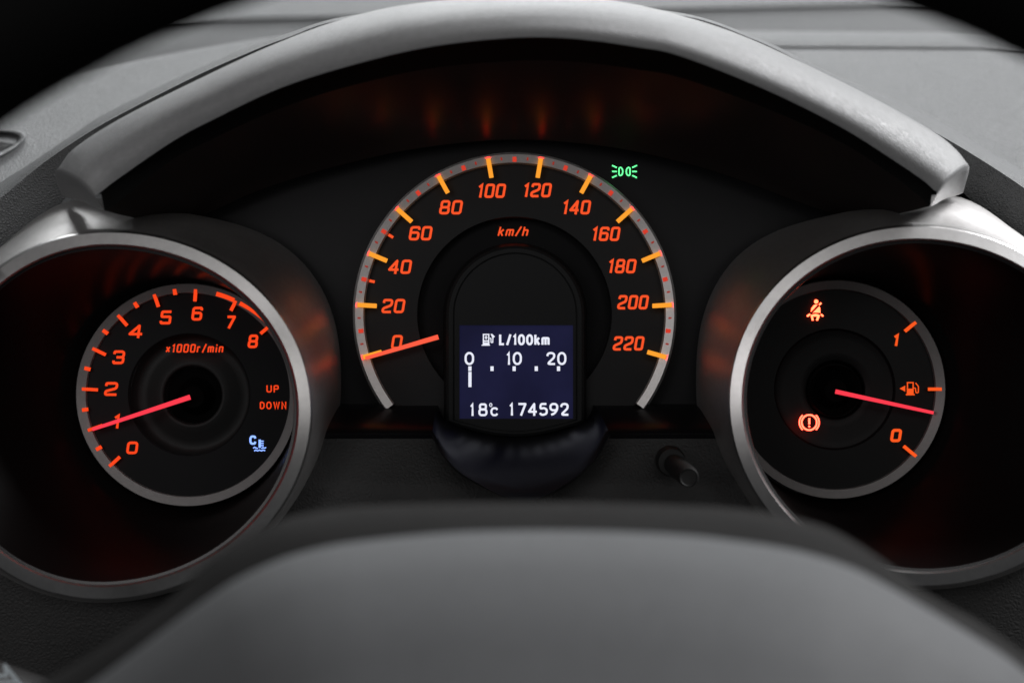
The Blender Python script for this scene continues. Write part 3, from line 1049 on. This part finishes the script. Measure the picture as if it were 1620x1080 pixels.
def tube(pts, n=28):
    """pts: (px, py, dep, radius px); rings face the camera"""
    rows = []
    for px, py, d, r in pts:
        rows.append([P(px + r * math.cos(2 * math.pi * i / n), py + r * math.sin(2 * math.pi * i / n), d) for i in range(n)])
    v, f = grid(rows, True)
    f.append(tuple(range((len(rows) - 1) * n, len(rows) * n)))
    return v, f


v, f = tube([(1060, 728, -28, 24), (1061, 729, -38, 23), (1063, 731, -42, 21), (1064, 732, -42, 17)])
build("collar", v, f, M_knob, knob, 40)
v, f = tube([(1064, 732, -40, 15.5), (1082, 747, -56, 16.5), (1087, 752, -61, 17), (1089, 754, -63, 16.5), (1090, 755, -64.2, 14), (1090, 755, -63.6, 12)])
build("push_button", v, f, M_knob, knob, 40)

# ================================================================== STEERING WHEEL
wheel = thing("steering_wheel", "dark steering wheel with a smooth grey hub pad, out of focus in the foreground", "steering wheel", P(820, 1100, -250))
T_ = [(-140, 1190), (-40, 1128), (77, 1073), (150, 1030), (200, 997), (250, 964), (285, 932), (333, 886), (400, 842), (460, 817), (560, 801), (700, 796), (820, 794), (950, 795), (1100, 800), (1200, 808), (1267, 822), (1313, 836), (1357, 860), (1413, 898), (1447, 926), (1497, 956), (1547, 982), (1620, 1033), (1720, 1100)]
E_ = [(-100, 1230), (20, 1160), (130, 1090), (200, 1040), (260, 995), (310, 958), (370, 918), (433, 888), (490, 870), (560, 857), (700, 843), (820, 839), (950, 840), (1080, 846), (1170, 856), (1247, 868), (1310, 884), (1363, 904), (1412, 930), (1450, 952), (1495, 978), (1545, 1008), (1595, 1040), (1650, 1085), (1740, 1150)]
xs = None


def wrow(c, d, dy=0.0):
    return resample(px_curve([(x, y + dy, d) for x, y in c]), 140)


t0 = wrow(T_, -228, 16)
t1 = wrow(T_, -236)
t2 = wrow([((a[0] * .6 + b[0] * .4), (a[1] * .6 + b[1] * .4)) for a, b in zip(T_, E_)], -248)
t3 = wrow(E_, -254)
t4 = wrow(E_, -259, 9)
t5 = wrow([(x * .96 + 32, y + 60) for x, y in E_], -273)
t6 = wrow([(x * .9 + 80, y + 180) for x, y in E_], -288)
t7 = wrow([(x * .85 + 120, y + 380) for x, y in E_], -305)
v, f = grid([t0, t1, t2, t3])
build("back_cover", v, f, M_cover, wheel, 60)
v, f = grid([[p + Vector((0, .001, -.0006)) for p in t3], t3, t4, t5, t6, t7])
build("hub_pad", v, f, M_pad, wheel, 60)
# rim
k = 330.0 / 650.0
v, f = [], []
NR, NT = 120, 20
rc = P(903, 1520, -320)
R0 = (1600 * PX * k) + .0145
rows = []
for i in range(NR):
    a = 2 * math.pi * i / NR
    rows.append([rc + Vector(((R0 + .0145 * math.cos(2 * math.pi * j / NT)) * math.cos(a), .0145 * math.sin(2 * math.pi * j / NT), (R0 + .0145 * math.cos(2 * math.pi * j / NT)) * math.sin(a))) for j in range(NT)])
rows.append(rows[0])
v, f = grid(rows, True)
build("rim", v, f, M_rim, wheel, 60)
for s in (-1, 1):                 # spokes, below and beside the frame
    a0 = rc + Vector((s * .09, .05, -.02))
    a1 = rc + Vector((s * (R0 - .004), 0, -.01))
    rows = []
    for t in (0, .3, .7, 1):
        c = a0.lerp(a1, t)
        h = .03 - .014 * t
        rows.append([c + Vector((0, .008 * math.sin(2 * math.pi * j / 16), h * math.cos(2 * math.pi * j / 16))) for j in range(16)])
    v, f = grid(rows, True)
    build("spoke", v, f, M_rim, wheel, 60)

# ================================================================== STALK
stalk = thing("indicator_stalk", "dark control stalk with a pale arrow mark, cut off by the lower left corner", "stalk", P(0, 1090, -110))
rows = []
a0, a1 = P(300, 1185, -70), P(-140, 1062, -130)
ax = (a1 - a0).normalized()
up = Vector((0, 0, 1))
sd = ax.cross(up).normalized()
u2 = sd.cross(ax).normalized()
for t, r in ((0, .006), (.3, .0075), (.6, .010), (.9, .0115), (1, .0105)):
    c = a0.lerp(a1, t)
    rows.append([c + (sd * math.cos(2 * math.pi * j / 24) + u2 * math.sin(2 * math.pi * j / 24)) * r for j in range(24)])
v, f = grid(rows, True)
f.append(tuple(range(96, 120)))
build("stalk_arm", v, f, M_lower, stalk, 50)
fl = Flat(-131)
fl.line([(6, 1050), (34, 1084)], 6)
fl.line([(8, 1052), (10, 1068), (-12, 1068)], 5)
fl.line([(26, 1077), (-12, 1079)], 4)
fl.obj("arrow_mark", M_mark, stalk)
